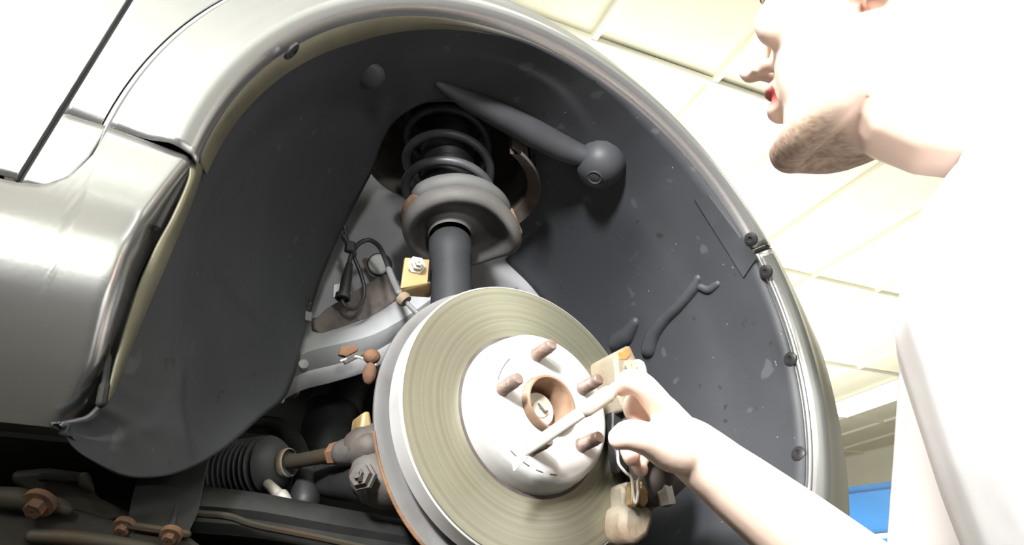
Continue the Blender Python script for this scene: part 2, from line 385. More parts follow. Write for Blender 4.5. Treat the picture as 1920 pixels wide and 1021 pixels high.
# ---- wheel-arch liner: strips from the arch lip to the inner edge
cols = []                          # (outer point, inner point)
def cylhit(px, py, r):
    d = ray(px, py); ox, oz = CAM[0]-ARC[0], CAM[2]-ARC[2]; a = d[0]**2+d[2]**2; b = ox*d[0]+oz*d[2]; c = ox*ox+oz*oz-r*r
    return CAM+d*((-b+math.sqrt(b*b-a*c))/a)
LR = RA-.0075
YL = lambda t: np.interp(t, [-40, 95, 125], [-.0475, -.0465, -.036])   # where the liner meets the lip
for t in (-40, -25, -10, 5, 20, 35, 48, 58): cols.append((pol(t, LR, YL(t)), pol(t, LR-.004, .325)))
for (px, py), t in (((958, 470), 64), ((985, 375), 68), ((1001, 330), 73), ((1001, 285), 78), ((985, 240), 83), ((940, 205), 89), ((880, 188), 95), ((820, 186), 101), ((775, 200), 108)):
    q = cylhit(px, py, LR-.003); cols.append((pol(t, LR, YL(t)), q))
for (px, py), y, t in (((738, 228), .135, 117), ((715, 270), .16, 127), ((700, 315), .185, 136), ((675, 365), .215, 146), ((650, 415), .235, 156), ((622, 475), .245, 166)):
    cols.append((pol(t, LR, YL(t)), at(px, py, y)))
for (px, py), y, (ox, oy) in (((600, 530), .24, (352, 355)), ((583, 585), .23, (330, 420)), ((565, 645), .21, (305, 482)), ((545, 710), .18, (280, 540)), ((527, 748), .155, (252, 605)), ((490, 778), .125, (232, 660)), ((440, 822), .09, (212, 715)),
                              ((395, 855), .062, (196, 752)), ((350, 880), .035, (176, 775)), ((300, 896), .012, (160, 785)), ((240, 898), -.008, (145, 788)), ((190, 881), -.022, (130, 790)), ((130, 845), -.034, (113, 792)), ((97, 795), -.042, (96, 791))):
    yo = -.03 if oy < 740 else -.042
    cols.append((at(ox, oy, yo), at(px, py, y)))
OUT = curve([c[0] for c in cols], 6); INN = curve([c[1] for c in cols], 6)
rows = []
NR = 26
for j in range(NR+1):
    s = j/NR; row = []
    for i, (o, q) in enumerate(zip(OUT, INN)):
        p = o*(1-s)+q*s
        d = p-V3(ARC[0], 0, ARC[2]); d[1] = 0; rr = np.linalg.norm(d)
        bul = .018*math.sin(math.pi*s)*(1 if rr < LR-.004 else 0)
        rad = d/(rr+1e-9)
        p = p+rad*bul*min(1, (LR-rr)/.03 if rr < LR else 0)
        # moulded steps, shallow
        ang = math.degrees(math.atan2(d[2], d[0]))
        p = p-rad*.003*(1/(1+math.exp(-(s-.30)/.012)))*(1 if ang < 100 else max(0, 1-(ang-100)/20))
        row.append(p)
    rows.append(row)
liner_mb = MB().grid(rows)
liner = obj('wheel_arch_liner', liner_mb, LINER, car, solid=.003, off=1, label='dark plastic wheel arch liner')
bvh = BVHTree.FromPolygons([Vector(v) for v in liner_mb.v], liner_mb.f)
def onl(px, py, lift=0.):
    d = ray(px, py); h = bvh.ray_cast(Vector(CAM), Vector(d).normalized())
    if h[0] is None:
        print('MISS', px, py); q = cylhit(px, py, LR-.004); n = V3(ARC[0], q[1], ARC[2])-q; return q, n/np.linalg.norm(n)
    n = V3(h[1]); n = n if n@d < 0 else -n
    return V3(h[0])+n*lift, n
def on(px, py, lift=0.):
    p, n = onl(px, py, lift); return p
# painted flange strip between cladding and liner
fl = [((350, 306), (379, 283)), ((352, 335), (372, 330)), ((322, 405), (345, 405)), ((292, 460), (318, 468)), ((262, 525), (290, 535)), ((240, 590), (262, 600)), ((222, 650), (238, 660)), ((204, 715), (214, 718)), ((192, 752), (200, 752))]
rows = [curve([at(*a, -.046) for a, b in fl], 6), curve([at((a[0]+b[0])/2, (a[1]+b[1])/2, -.04) for a, b in fl], 6), curve([at(*b, -.031) for a, b in fl], 6)]
obj('liner_flange', MB().grid(rows), PAINT_IN, car, solid=.002)
lp = [pol(t, RA-.005, -.03) for t in np.linspace(100, 172, 30)]
rows = [[pol(t, RA-.004, -.0465) for t in np.linspace(88, 173, 70)], [pol(t, RA-.004-.002*min(1, (t-88)/45), -.046+.010*min(1, (t-88)/45)) for t in np.linspace(88, 173, 70)], [pol(t, RA-.0042-.0079*min(1, (t-88)/45), -.0455+.0195*min(1, (t-88)/45)) for t in np.linspace(88, 173, 70)]]
obj('lip_flange', MB().grid(rows), PAINT_IN, car, solid=.0015)
obj('cladding_slit', MB().tube(curve([at(x, y, -.044) for x, y in ((349, 298), (346, 322), (326, 362), (303, 405), (290, 432))], 5), [.0012]+[.0035]*19+[.001], 8), BLACK, car)
obj('lower_slit', MB().tube(curve([at(x, y, -.047) for x, y in ((207, 628), (203, 670), (197, 715), (190, 755))], 5), [.0008]*5+[.002]*6+[.003]*5, 8), DARK, car)

# moulded features of the liner
# long duct with a ball-shaped end
d0 = [(822, 158), (870, 178), (930, 203), (1000, 238), (1060, 268), (1105, 286)]
pts = [on(x, y, k) for (x, y), k in zip(d0, (.0, .006, .009, .011, .012, .012))]
obj('moulded_duct', MB().tube(pts, [.005, .012, .017, .0195, .018, .0135], 16, 6), LINER_D, car)
p, n = onl(1127, 303)
b = obj('ball_boss', MB().ell(p+n*.004, .036, .036, .034), LINER_D, car)
obj('boss_ring', MB().lathe([(.008, 0), (.0095, .0012), (.011, 0)], p+n*.0375+V3(0, 0, -.0), n, 24), LINER_D, b)
p, n = onl(692, 142); obj('liner_dimple', MB().ell(p, .018, .02, .009), LINER_D, car)
for pl, rr in (([(1216, 655), (1226, 625), (1248, 597), (1276, 570), (1300, 540), (1308, 522)], [.013, .012, .009, .008, .0085, .006]),
               ([(1312, 538), (1328, 543), (1345, 532)], [.006, .0065, .005]),
               ([(1158, 640), (1174, 628), (1190, 604)], [.016, .015, .009])):
    obj('moulded_rib', MB().tube([on(x, y, -.002) for x, y in pl], rr, 12, 6), LINER_D, car)
pa = [(1302, 372), (1345, 352), (1392, 418), (1425, 487), (1397, 523), (1345, 445)]
pp = [onl(x, y, .003) for x, y in pa]; mb = MB(); g = []
def patch(A, B, n=10, lift=.003):  # two pixel polylines -> raised strip that follows the liner
    A = [((1-s)*V3(A[0])+s*V3(A[1])) for s in np.linspace(0, 1, n)]; B = [((1-s)*V3(B[0])+s*V3(B[1])) for s in np.linspace(0, 1, n)]
    return [[on(*((1-k)*a+k*b), lift if 0 < k < 1 else 0) for a, b in zip(A, B)] for k in (0, .06, .5, .94, 1)]
obj('stepped_panel', MB().grid(patch([(1302, 374), (1394, 522)], [(1332, 366), (1420, 482)], lift=.0022)), LINER_D, car)
def clip(px, py, r=.0075, y=None):
    if y is None: p, n = onl(px, py)
    else: p, n = at(px, py, y), V3(0, -1, 0)
    o = obj('push_clip', MB().lathe([(r*.35, .001), (r*.45, .0026), (r*.8, .0024), (r*1.15, .001), (r*1.2, -.001)], p, n, 20), CABLE, car)
    obj('clip_core', MB().lathe([(.0002, .0012), (r*.42, .0014), (r*.45, .0005)], p, n, 12), DARK, o)
for q in ((1408, 448), (1436, 509), (1482, 673), (1497, 850), (547, 96), (577, 567)): clip(*q)
p, n = onl(574, 592); obj('liner_tab', MB().box(p, (.014, .003, .012)), GREYHOSE, car, bevel=.001)

# ---- body shell behind the liner
tow_c = V3(-.005, .205, 0)
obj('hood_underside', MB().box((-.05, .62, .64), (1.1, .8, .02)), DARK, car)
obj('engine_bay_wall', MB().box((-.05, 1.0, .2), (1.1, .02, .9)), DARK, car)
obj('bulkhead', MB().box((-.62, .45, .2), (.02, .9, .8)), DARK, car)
rows = []
for z in np.linspace(.135, .62, 26):
    row = []
    for x in np.linspace(-.3, .42, 40):
        y = .335+.012*math.sin(x*9+z*5)
        y -= .035*math.exp(-((z-.38-.3*(x+.1))/.05)**2)*(1 if x < 0 else 0)
        row.append(V3(x, y, z))
    rows.append(row)
obj('inner_apron', MB().grid(rows), APRON, car, solid=.002)
# rolled rail along the foot of the apron
ra = [at(x, y, yy) for x, y, yy in ((530, 682, .29), (575, 660, .29), (630, 647, .285), (690, 630, .28), (745, 600, .275), (800, 562, .27))]
prof = [(.04, .06), (.02, .042), (-.004, .03), (-.02, .012), (-.024, -.006), (-.016, -.02), (-.006, -.028), (-.004, -.05)]
rows = [[p+V3(0, a, c) for p in resample(curve(ra, 6), 30)] for a, c in prof]
obj('chassis_rail', MB().grid(rows), APRON, car, solid=.002)
for x, y in ((567, 684), (612, 662)):
    p = at(x, y, .275); obj('rail_bolt', MB().lathe([(.0003, .006), (.006, .005), (.007, 0)], p, (0, -1, 0), 12), APRON, car)
pts = [(588, 600), (612, 578), (655, 552), (690, 530), (722, 512), (748, 525), (752, 548), (742, 562), (715, 584), (690, 596), (658, 606), (634, 626), (606, 628), (590, 616)]
obj('underseal_patch', MB().prism([at(x, y, .272) for x, y in pts], (0, .012, 0)), SEALANT, car, bevel=.002)
p = at(710, 495, .3); obj('grommet_plug', MB().lathe([(.0003, .004), (.0125, .005), (.0145, .003), (.015, -.02)], p, (-.25, -1, -.25), 28), PLUG, car)
p = at(727, 497, .302); obj('plug_lip', MB().lathe([(.012, 0), (.0165, .002), (.018, 0)], at(712, 496, .304), (-.25, -1, -.25), 28), BLACK, car)
# strut tower cup
obj('strut_tower', MB().lathe([(.124, .372), (.122, .42), (.11, .54), (.08, .57), (.001, .58)], tow_c+V3(.0, 0, .06), (0, 0, 1), 64), TOWER, car, solid=.003)
obj('tower_flange', MB().lathe([(.121, .37), (.1235, .31), (.136, .30), (.138, .296), (.136, .293), (.119, .303), (.117, .37)], tow_c+V3(-.005, 0, .075), (0, 0, 1), 40, -70, 50, closed=True), TOWER, car)
# underbody
obj('floor_pan', MB().box((-.75, .5, -.055), (.9, .9, .02)), UNDER, car)
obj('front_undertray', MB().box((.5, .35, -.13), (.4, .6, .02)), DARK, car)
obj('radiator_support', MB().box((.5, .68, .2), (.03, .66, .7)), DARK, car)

# ------------------------------------------------------------------ front suspension strut
s0, s1 = V3(-.027, .15, .215), V3(-.012, .2, .50); AX = (s1-s0)/np.linalg.norm(s1-s0)
S = lambda h: s0+AX*(h-.215)/AX[2]
strut = thing('suspension_strut', 'grey suspension strut standing behind the brake disc under the coil spring', 'strut', S(.02))
obj('strut_tube', MB().lathe([(.001, .0), (.0255, .0), (.0255, .20), (.0275, .203), (.0275, .23), (.024, .236), (.001, .24)], S(.03), AX, 40), STRUT, strut)
seat_c = S(.287)+V3(.010, -.002, 0)
def seat_mb():
    mb = MB(); x = V3(1, 0, 0)-AX*AX[0]; x /= np.linalg.norm(x); y = np.cross(AX, x); rows = []
    for r, h in ((.0272, -.020), (.030, -.006), (.040, .000), (.050, .000), (.0545, -.012), (.061, -.0185), (.067, -.017), (.0715, -.010), (.073, -.001), (.071, .006), (.066, .009), (.058, .006), (.045, .005), (.03, .003)):
        row = []
        for a in np.linspace(0, 2*math.pi, 72, endpoint=False):
            # camera side is -x -y; the seat dips into a long lobe towards +x
            lob = math.exp(-((((a-math.radians(-28)+math.pi) % (2*math.pi))-math.pi)/.55)**2)
            rr = r*(1+.16*lob) if r > .05 else r; hh = h-(.022*lob*min(1, max(0, (r-.05)/.012)))
            row.append(S(.287)+(seat_c-S(.287))*min(1, max(0, (r-.0285)/.02))+AX*hh+rr*(math.cos(a)*x+math.sin(a)*y))
        rows.append(row)
    return mb.grid(rows, True)
obj('spring_seat', seat_mb(), SEAT, strut, sub=1)
def helix(z0, z1, a0, turns, R, n):
    x = V3(1, 0, 0)-AX*AX[0]; x /= np.linalg.norm(x); y = np.cross(AX, x)
    return [S(z0+(z1-z0)*s)+R*(math.cos(a0+turns*2*math.pi*s)*x+math.sin(a0+turns*2*math.pi*s)*y) for s in np.linspace(0, 1, n)]
obj('coil_spring', MB().tube(helix(.303, .56, math.radians(-117+270), -4.75, .0595, 220), .0064, 12), SPRING, strut)
obj('spring_sleeve', MB().tube([p+V3(.008, -.002, 0) for p in helix(.299, .301, math.radians(-40), -.34, .063, 30)], [.0115]+[.013]*28+[.0115], 16), SLEEVE, strut)
obj('rusty_seat_edge', MB().tube([p+V3(.008, -.002, 0) for p in helix(.297, .299, math.radians(-160), -.12, .064, 10)], .0085, 12), RUST, strut)
prof = [(.024, 0)]
for k in range(15): prof += [(.038, .004+k*.016), (.032, .012+k*.016)]
obj('dust_boot', MB().lathe(prof+[(.02, .25)], S(.285), AX, 40), BLACK, strut)
obj('top_mount', MB().lathe([(.03, 0), (.075, 0), (.08, .008), (.07, .03), (.001, .035)], S(.545), AX, 40), BLACK, strut)
obj('spring_end_tab', MB().tube([at(958, 395, .13), at(966, 420, .128), at(974, 436, .125), at(966, 440, .125)], [.004, .005, .004, .002], 10, 4), RUST, strut)
# bracket with bolt on the strut
bp = [(760, 482), (806, 486), (802, 531), (752, 540)]
br = obj('hose_bracket', MB().prism([at(x, y, .135) for x, y in bp], (0, .004, 0)), GOLD, strut, bevel=.001)
obj('bracket_fold', MB().prism([at(752, 541, .134), at(803, 529, .134), at(812, 531, .16), at(808, 552, .16), at(752, 548, .136)], (0.0, .003, -.003)), GOLD, strut, bevel=.0008)
p = at(781, 497, .133)
o = obj('bracket_bolt', MB().lathe([(.001, .013), (.0045, .013), (.0045, .008), (.0075, .008), (.0075, .002), (.011, .0015), (.0115, 0)], p, (-.2, -1, -.2), 6), NUT, strut, auto=20)

# ------------------------------------------------------------------ cables
tag(obj('sensor_cable', MB().tube([at(x, y, yy) for x, y, yy in ((646, 425, .225), (652, 455, .235), (664, 482, .24), (676, 512, .242), (683, 540, .242), (680, 563, .242), (664, 579, .24), (648, 574, .238), (641, 562, .237))], .0026, 10, 6), CABLE, None, at(660, 579, .24)),
    'thin black sensor cable looping down in front of the grey apron panel', 'cable')
hose = thing('brake_hose', 'dark hose arching over the pale round plug to the yellow bracket', 'hose', at(640, 560, .235))
obj('hose_line', MB().tube([at(x, y, yy) for x, y, yy in ((653, 500, .235), (660, 475, .235), (674, 456, .235), (693, 450, .232), (711, 462, .225), (722, 485, .215), (731, 510, .2))], .0031, 10, 6), CABLE, hose)
obj('hose_sleeve', MB().tube([at(x, y, yy) for x, y, yy in ((729, 505, .203), (738, 527, .18), (748, 548, .155))], .0042, 12, 4), GREYHOSE, hose)
obj('connector', MB().tube([at(655, 497, .235), at(650, 522, .234), at(645, 552, .233)], [.0048, .0068, .0072], 12, 3), BLACK, hose)
obj('connector_clip', MB().prism([at(x, y, .24) for x, y in ((626, 533), (640, 530), (641, 556), (625, 557))], (0, .003, 0)), PLUG, hose, bevel=.0006)
obj('connector_collar', MB().lathe([(.0075, -.004), (.0095, -.003), (.0095, .003), (.0075, .004)], at(643, 556, .233), at(655, 497, .235)-at(645, 552, .233), 20, closed=True), BLACK, hose)
cl_ = thing('cable_clip', 'black clip tying the cable to the liner edge above the hose loop', 'clip', at(656, 462, .232))
obj('clip_body', MB().box(at(656, 463, .232), (.012, .01, .015)), BLACK, cl_, bevel=.002)
obj('clip_strap', MB().tube([at(644, 442, .228), at(650, 452, .23), at(660, 466, .232), at(664, 476, .234)], .0036, 8, 4), BLACK, cl_)
gr = thing('hose_grommet', 'small pale grommet with a thin pipe below the yellow bracket', 'grommet', at(756, 560, .14))
obj('grommet_body', MB().lathe([(.003, -.004), (.0075, -.004), (.009, 0), (.0075, .005), (.003, .005)], at(756, 560, .14), at(786, 590, .13)-at(756, 560, .14), 20, closed=True), RUSTGREY, gr)
obj('pipe', MB().tube([at(752, 552, .145), at(768, 573, .137), at(790, 594, .13), at(815, 615, .12)], .0028, 8, 4), GREYHOSE, gr)

# ------------------------------------------------------------------ steering knuckle, tie rod, arms
CB = math.radians(-2.79)
def R(p):                        # wheel frame (cambered) -> hub coordinates
    x, y, z = p; return V3(x, y*math.cos(CB)-z*math.sin(CB), y*math.sin(CB)+z*math.cos(CB))
OUTW = R((0, -1, 0)); INW = -OUTW
kn = thing('steering_knuckle', 'dusty cast iron knuckle showing left of the brake disc', 'knuckle', R((0, .1, 0)))
mb = MB().lathe([(.03, .07), (.062, .07), (.062, .12), (.05, .135), (.03, .135)], (0, 0, 0), INW, 40, closed=True)
mb.tube([V3(-.02, .1, .03), V3(-.03, .125, .08), V3(-.03, .145, .12)], [.03, .024, .022], 14, 4)
mb.tube([V3(-.03, .09, -.02), at(720, 840, .1), at(682, 838, .1)], [.03, .026, .02], 14, 4)
mb.tube([V3(-.02, .09, -.04), at(735, 900, .09), at(700, 890, .09)], [.03, .026, .022], 14, 4)
obj('knuckle_casting', mb, CAST, kn)
o = obj('ball_joint_nut', MB().lathe([(.001, .010), (.0045, .010), (.0045, .006), (.0095, .006), (.0095, 0), (.012, 0), (.012, -.004)], at(680, 893, .065), (-.75, -.65, .1), 6), CAST, kn, auto=20)
obj('castle_slot', MB().box(at(675, 893, .058), (.003, .003, .008)), DARK, o)
obj('knuckle_ear', MB().prism([at(x, y, .1) for x, y in ((680, 772), (694, 768), (700, 800), (676, 806))], (0, .03, 0)), GOLD, kn, bevel=.003)
obj('rusty_boss', MB().ell(at(697, 668, .12), .009, .008, .008), RUST, kn)
obj('rusty_lug', MB().ell(at(693, 700, .12), .007, .008, .012), RUST, kn)

tr = thing('tie_rod', 'brown steering tie rod running from ribbed boot to knuckle', 'tie rod', at(600, 860, .15))
a, b = at(535, 868, .185), at(672, 842, .095)
obj('rod', MB().tube([a, a*.4+b*.6, b], [.0068, .0072, .0085], 14), OLIVE, tr)
dd = (b-a)/np.linalg.norm(b-a)
obj('lock_nut', MB().lathe([(.008, -.012), (.0105, -.009), (.0112, 0), (.0105, .008), (.0075, .009)], at(636, 849, .119), dd, 6, closed=True), RUST, tr, auto=20)
obj('rod_end', MB().tube([at(645, 848, .113), at(690, 838, .088)], [.0125, .0135], 16), CAST, tr)
bt = thing('steering_boot', 'ribbed black rubber steering boot on the tie rod', 'boot', at(480, 875, .2))
b0, b1 = at(425, 888, .245), at(540, 867, .182); bd = b1-b0; L = np.linalg.norm(bd)
prof = [(.001, -.05), (.031, -.05)]
for k in range(9): s = k/9; prof += [(.0335-.003*s, s*L*.72), (.0275-.003*s, (s+.055)*L*.72)]
prof += [(.03, L*.74), (.027, L*.8), (.021, L*.88), (.0135, L*.93), (.0125, L), (.006, L)]
obj('bellows', MB().lathe(prof, b0, bd, 40), mat('boot_rubber', (.1, .105, .115), .5, 0, (.075, .08, .085), 20), bt)
obj('boot_clamp', MB().lathe([(.013, -.005), (.0142, -.004), (.0142, .002), (.013, .003)], b1, bd, 24, closed=True), RUSTGREY, bt)
obj('clamp_band', MB().lathe([(.0132, -.012), (.0146, -.0115), (.0146, -.0095), (.0132, -.009)], b1, bd, 24, closed=True), RUSTGREY, bt)

sb = thing('stabilizer_bar', 'black bar bending behind the tie rod toward the knuckle', 'bar', at(560, 850, .25))
obj('bar_tube', MB().tube([at(x, y, yy) for x, y, yy in ((470, 795, .36), (520, 800, .34), (548, 825, .3), (566, 865, .25), (588, 892, .22), (630, 903, .17), (688, 902, .11))], [.011, .0115, .0115, .012, .014, .017, .02], 14, 6), BLACK, sb)
obj('bar_link', MB().tube([at(575, 895, .2), at(572, 940, .19)], [.013, .016], 14), BLACK, sb)
ds = thing('drive_shaft', 'dark drive shaft tube in the black gap left of the brake disc', 'shaft', at(640, 760, .42))
obj('shaft_tube', MB().tube([at(668, 690, .42), at(640, 730, .42), at(618, 790, .41), at(606, 850, .4)], [.032, .036, .036, .034], 20, 5), BLACK, ds)
obj('shaft_band', MB().lathe([(.0365, -.008), (.0385, -.006), (.0385, .006), (.0365, .008)], at(628, 762, .415), at(606, 850, .4)-at(640, 730, .42), 28, closed=True), CABLE, ds)
pin = thing('steel_pin', 'short bright steel pin below the ribbed boot', 'pin', at(520, 915, .18))
obj('pin_shank', MB().tube([at(503, 908, .18), at(530, 932, .165)], .0052, 12), NUT, pin)
obj('pin_collar', MB().tube([at(529, 930, .166), at(535, 941, .163)], .0068, 12), NUT, pin)
wire = thing('retaining_wire', 'thin bright wire and clip under the chassis rail beside the disc', 'wire', at(690, 672, .2))
obj('wire_strand', MB().tube([at(640, 676, .2), at(668, 668, .2), at(704, 683, .16)], .0016, 8, 4), TOOLM, wire)
obj('clip_plate', MB().prism([at(x, y, .2) for x, y in ((642, 672), (685, 652), (692, 660), (648, 682))], (0, .004, 0)), CAST, wire, bevel=.001)
obj('rusty_tab', MB().prism([at(x, y, .215) for x, y in ((640, 650), (668, 645), (672, 656), (650, 668), (636, 664))], (0, .006, 0)), RUST, wire, bevel=.001)
hs = thing('wire_loom', 'short pale connector poking out behind the liner edge', 'connector', at(545, 725, .3))
obj('plug_housing', MB().box(at(547, 728, .3), (.016, .02, .018)), GOLD, hs, bevel=.002)
obj('plug_wire', MB().tube([at(528, 752, .28), at(532, 738, .29), at(542, 728, .3)], .003, 8, 3), PLUG, hs)

# subframe and the clutter under the sill
sf = thing('subframe', 'dark subframe beam crossing under the steering boot', 'beam', at(560, 985, .1))
ptsA = [at(360, 938, .12), at(480, 950, .12), at(620, 975, .12), at(800, 1005, .12)]
rows = [[p+V3(0, a, c) for p in curve(ptsA, 8)] for a, c in ((.06, .012), (.0, .012), (-.012, .004), (-.016, -.006), (-.012, -.012), (-.016, -.018), (-.012, -.026), (.06, -.026))]
obj('beam', MB().grid(rows), mat('subframe_paint', (.035, .035, .036), .5, .1, (.022, .022, .022), 30, bump=.2), sf, solid=.002)
obj('beam_edge', MB().tube([at(370, 962, .09), at(430, 968, .09), at(480, 984, .09), at(600, 1008, .09), at(700, 1030, .09)], .003, 8, 5), OLIVE, sf)
obj('lower_pan', MB().box(at(520, 1040, .12)+V3(0, .1, -.01), (.5, .3, .01)), UNDER, sf)
sp = thing('splash_plate', 'dark flat splash plate hanging below the rounded liner flap', 'plate', at(310, 985, .06))
pts = [at(x, y, yy) for x, y, yy in ((262, 880, .1), (390, 865, .1), (372, 960, .05), (352, 1002, .03), (238, 986, .03), (246, 940, .05))]
obj('plate', MB().prism(pts, (0, .003, .004)), mat('plate_plastic', (.03, .031, .032), .45, 0, (.022, .022, .022), 20), sp, bevel=.001)
obj('plate_fold', MB().tube([at(336, 900, .085), at(322, 992, .03)], .0022, 8), BLACK, sp)
obj('plate_lip', MB().tube([at(238, 984, .028), at(290, 992, .028), at(350, 1001, .028)], .003, 8, 3), OLIVE, sp)
def bolt(px, py, y, nm, label, m=RUST, r=.0055):
    t = thing(nm, label, 'bolt', at(px, py, y))
    obj('bolt_head', MB().lathe([(.0005, r*.9), (r*.75, r*.9), (r*.8, .0)], at(px, py, y), (-.3, -.5, -.8), 6), m, t, auto=20)
    obj('washer', MB().lathe([(.001, .001), (r*1.3, .001), (r*1.3, -.003), (.001, -.003)], at(px, py, y), (-.3, -.5, -.8), 24), m, t)
bolt(232, 988, .03, 'rusty_bolt', 'rusty bolt at the left foot of the splash plate')
bolt(320, 1004, .02, 'rusty_bolt', 'rusty bolt at the right foot of the splash plate')
bolt(72, 944, .02, 'rusty_bolt', 'large orange rusty bolt on the bracket under the sill', r=.0075)
bk = thing('jacking_bracket', 'rusty pressed steel bracket under the sill at lower left', 'bracket', at(120, 940, .05))
pts = [at(x, y, .05) for x, y in ((20, 886), (90, 880), (150, 888), (168, 900), (182, 935), (250, 968), (200, 980), (130, 960), (60, 930), (22, 905))]
obj('bracket_plate', MB().prism(pts, (0, .012, .004)), OLIVE, bk, bevel=.003)
obj('bracket_slot', MB().box(at(122, 897, .046), (.03, .004, .006)), DARK, bk, bevel=.002)
obj('bracket_gusset', MB().prism([at(x, y, .046) for x, y in ((143, 892), (166, 890), (178, 930), (148, 922))], (0, -.008, .002)), OLIVE, bk, bevel=.003)
ra_ = thing('under_rail', 'dark rail with pale edge along the underbody at bottom left', 'rail', at(120, 1000, .03))
obj('rail_web', MB().prism([at(x, y, .03) for x, y in ((-40, 930), (50, 935), (130, 955), (240, 985), (360, 1010), (400, 1040), (-40, 1040))], (0, .02, .004)), UNDER, ra_, bevel=.003)
obj('rail_lip', MB().tube([at(x, y, .025) for x, y in ((60, 1004), (120, 1006), (200, 1016), (290, 1030))], [.004, .005, .005, .004], 10, 4), OLIVE, ra_)
obj('rail_flange', MB().tube([at(x, y, .025) for x, y in ((-30, 930), (30, 934), (55, 940), (100, 945), (125, 955))], [.006, .007, .006, .005, .004], 10, 4), OLIVE, ra_)

# ------------------------------------------------------------------ brake disc (its own frame, cambered with the hub)
rot = thing('brake_disc', 'ventilated brake disc with bright hat and olive friction ring', 'brake disc', (0, 0, 0))
HD = .0261
def wl(prof, n=96, **k): return MB().lathe([(r, y) for r, y in prof], (0, 0, 0), INW, n, **k)
fr = obj('friction_ring', wl([(.079, HD+.001), (.0805, HD), (.1365, HD), (.1383, HD+.0015), (.1383, HD+.0075), (.131, HD+.0085), (.131, HD+.0165), (.1383, HD+.0175), (.1383, HD+.0235), (.1368, HD+.0249), (.082, HD+.0249), (.079, HD+.02)], 128, closed=True), FRICTION, rot, auto=30)
fr.rotation_euler = (0, 0, 0)
obj('disc_rim', wl([(.1372, HD+.0006), (.1388, HD+.0016), (.139, HD+.0120), (.1388, HD+.0235), (.137, HD+.0246)], 128), HAT, rot, label='bright outer rim of the disc')
obj('groove', wl([(.0775, HD+.0004), (.0812, HD-.0001), (.0812, HD+.001)], 96), CAST, rot)
hat = obj('disc_hat', wl([(.0285, .006), (.0285, .0), (.0675, 0), (.069, .0004), (.0715, .002), (.0735, .0045), (.076, .014), (.0772, HD-.002), (.0785, HD+.004)], 128), HAT, rot, auto=25)
for k in range(3):
    a = math.radians(100+k*9); obj('turning_mark', MB().tube([R((.056*math.cos(a+q), -.0002, .056*math.sin(a+q))) for q in np.linspace(.6, .78, 6)], .0004, 6), CAST, hat)
for k in range(4):
    a = math.radians(228+k*13); obj('balance_mark', MB().tube([R((.0655*math.cos(a+q), -.0002, .0655*math.sin(a+q))) for q in np.linspace(0, .1, 5)], .0006, 6), CAST, hat)

hub = thing('wheel_hub', 'rusty wheel hub with five studs poking through the bright disc hat', 'hub', (0, 0, 0))
obj('pilot_ring', wl([(.0283, .004), (.0279, -.004), (.0272, -.0075), (.0262, -.0085), (.0246, -.0085), (.0238, -.007), (.0232, .02), (.022, .024)], 64), BORE, hub)
obj('axle_end', wl([(.0005, .012), (.007, .0115), (.0085, .012), (.009, .0135), (.0135, .014), (.0165, .0135), (.0175, .015), (.018, .024)], 48), NUT, hub)
obj('hub_floor', wl([(.0005, .023), (.0235, .0225)], 40), BORE, hub)
obj('cotter_pin', MB().tube([R((-.002, .0105, .004)), R((.003, .009, -.003)), R((.007, .0105, -.002))], .0011, 8, 4), CAST, hub)
ph = 1.7298
for k in range(5):
    a = ph+k*2*math.pi/5; c = R((.05*math.cos(a), 0, .05*math.sin(a)))
    prof = [(.0078, .001), (.0066, -.0005), (.0063, -.0015)]
    for q in range(9): prof += [(.0064, -.003-q*.0022), (.0057, -.0041-q*.0022)]
    prof += [(.0058, -.0235), (.0056, -.027), (.0045, -.0285), (.0003, -.0288)]
    st = obj('wheel_stud', MB().lathe(prof, c, INW, 20), STUD, hub)

sh = thing('dust_shield', 'thin grey dust shield with rusty rim behind the brake disc', 'shield', (0, 0, 0))
def shield_rows():
    rows = []
    for r, y in ((.05, .074), (.09, .074), (.118, .07), (.138, .064), (.1455, .061), (.1485, .06), (.149, .063)):
        rows.append([R((r*(1+.03*math.exp(-((t-235)/30)**2))*math.cos(math.radians(t)), y, r*(1+.03*math.exp(-((t-235)/30)**2))*math.sin(math.radians(t)))) for t in np.linspace(70, 300, 80)])
    return rows
obj('shield_plate', MB().grid(shield_rows()), SHIELD, sh, solid=.0015)
obj('shield_edge', MB().tube([R((.1495*(1+.03*math.exp(-((t-235)/30)**2))*math.cos(math.radians(t)), .0605, .1495*(1+.03*math.exp(-((t-235)/30)**2))*math.sin(math.radians(t)))) for t in np.linspace(190, 300, 50)], .0016, 8), RUST, sh)

# ------------------------------------------------------------------ brake caliper (forward side of the disc)
ca = thing('brake_caliper', 'rusty brake caliper gripping the right edge of the disc behind the hand', 'caliper', at(1200, 800, .02))
pts = [at(x, y, -.012) for x, y in ((1153, 660), (1182, 644), (1204, 692), (1212, 745), (1172, 770), (1160, 735))]
obj('bracket_arm', MB().prism(pts, (0, .05, 0)), RUSTGREY, ca, bevel=.004)
mb = MB().tube([at(1192, 735, .005), at(1205, 800, .0), at(1218, 870, .0), at(1222, 915, .005)], [.018, .024, .024, .018], 14, 6, flat=((0, 1, 0), 1.3))
obj('caliper_body', mb, CAST, ca)
obj('rust_patch', MB().prism([at(x, y, -.0125) for x, y in ((1158, 661), (1180, 650), (1184, 664), (1176, 674), (1160, 674))], (0, .004, 0)), mat('bright_rust', (.55, .25, .07), .8, 0, (.35, .15, .05), 80), ca, bevel=.001)
obj('guide_boss', MB().tube([at(1196, 688, -.016), at(1200, 720, -.018)], [.0085, .01], 14), NUT, ca)
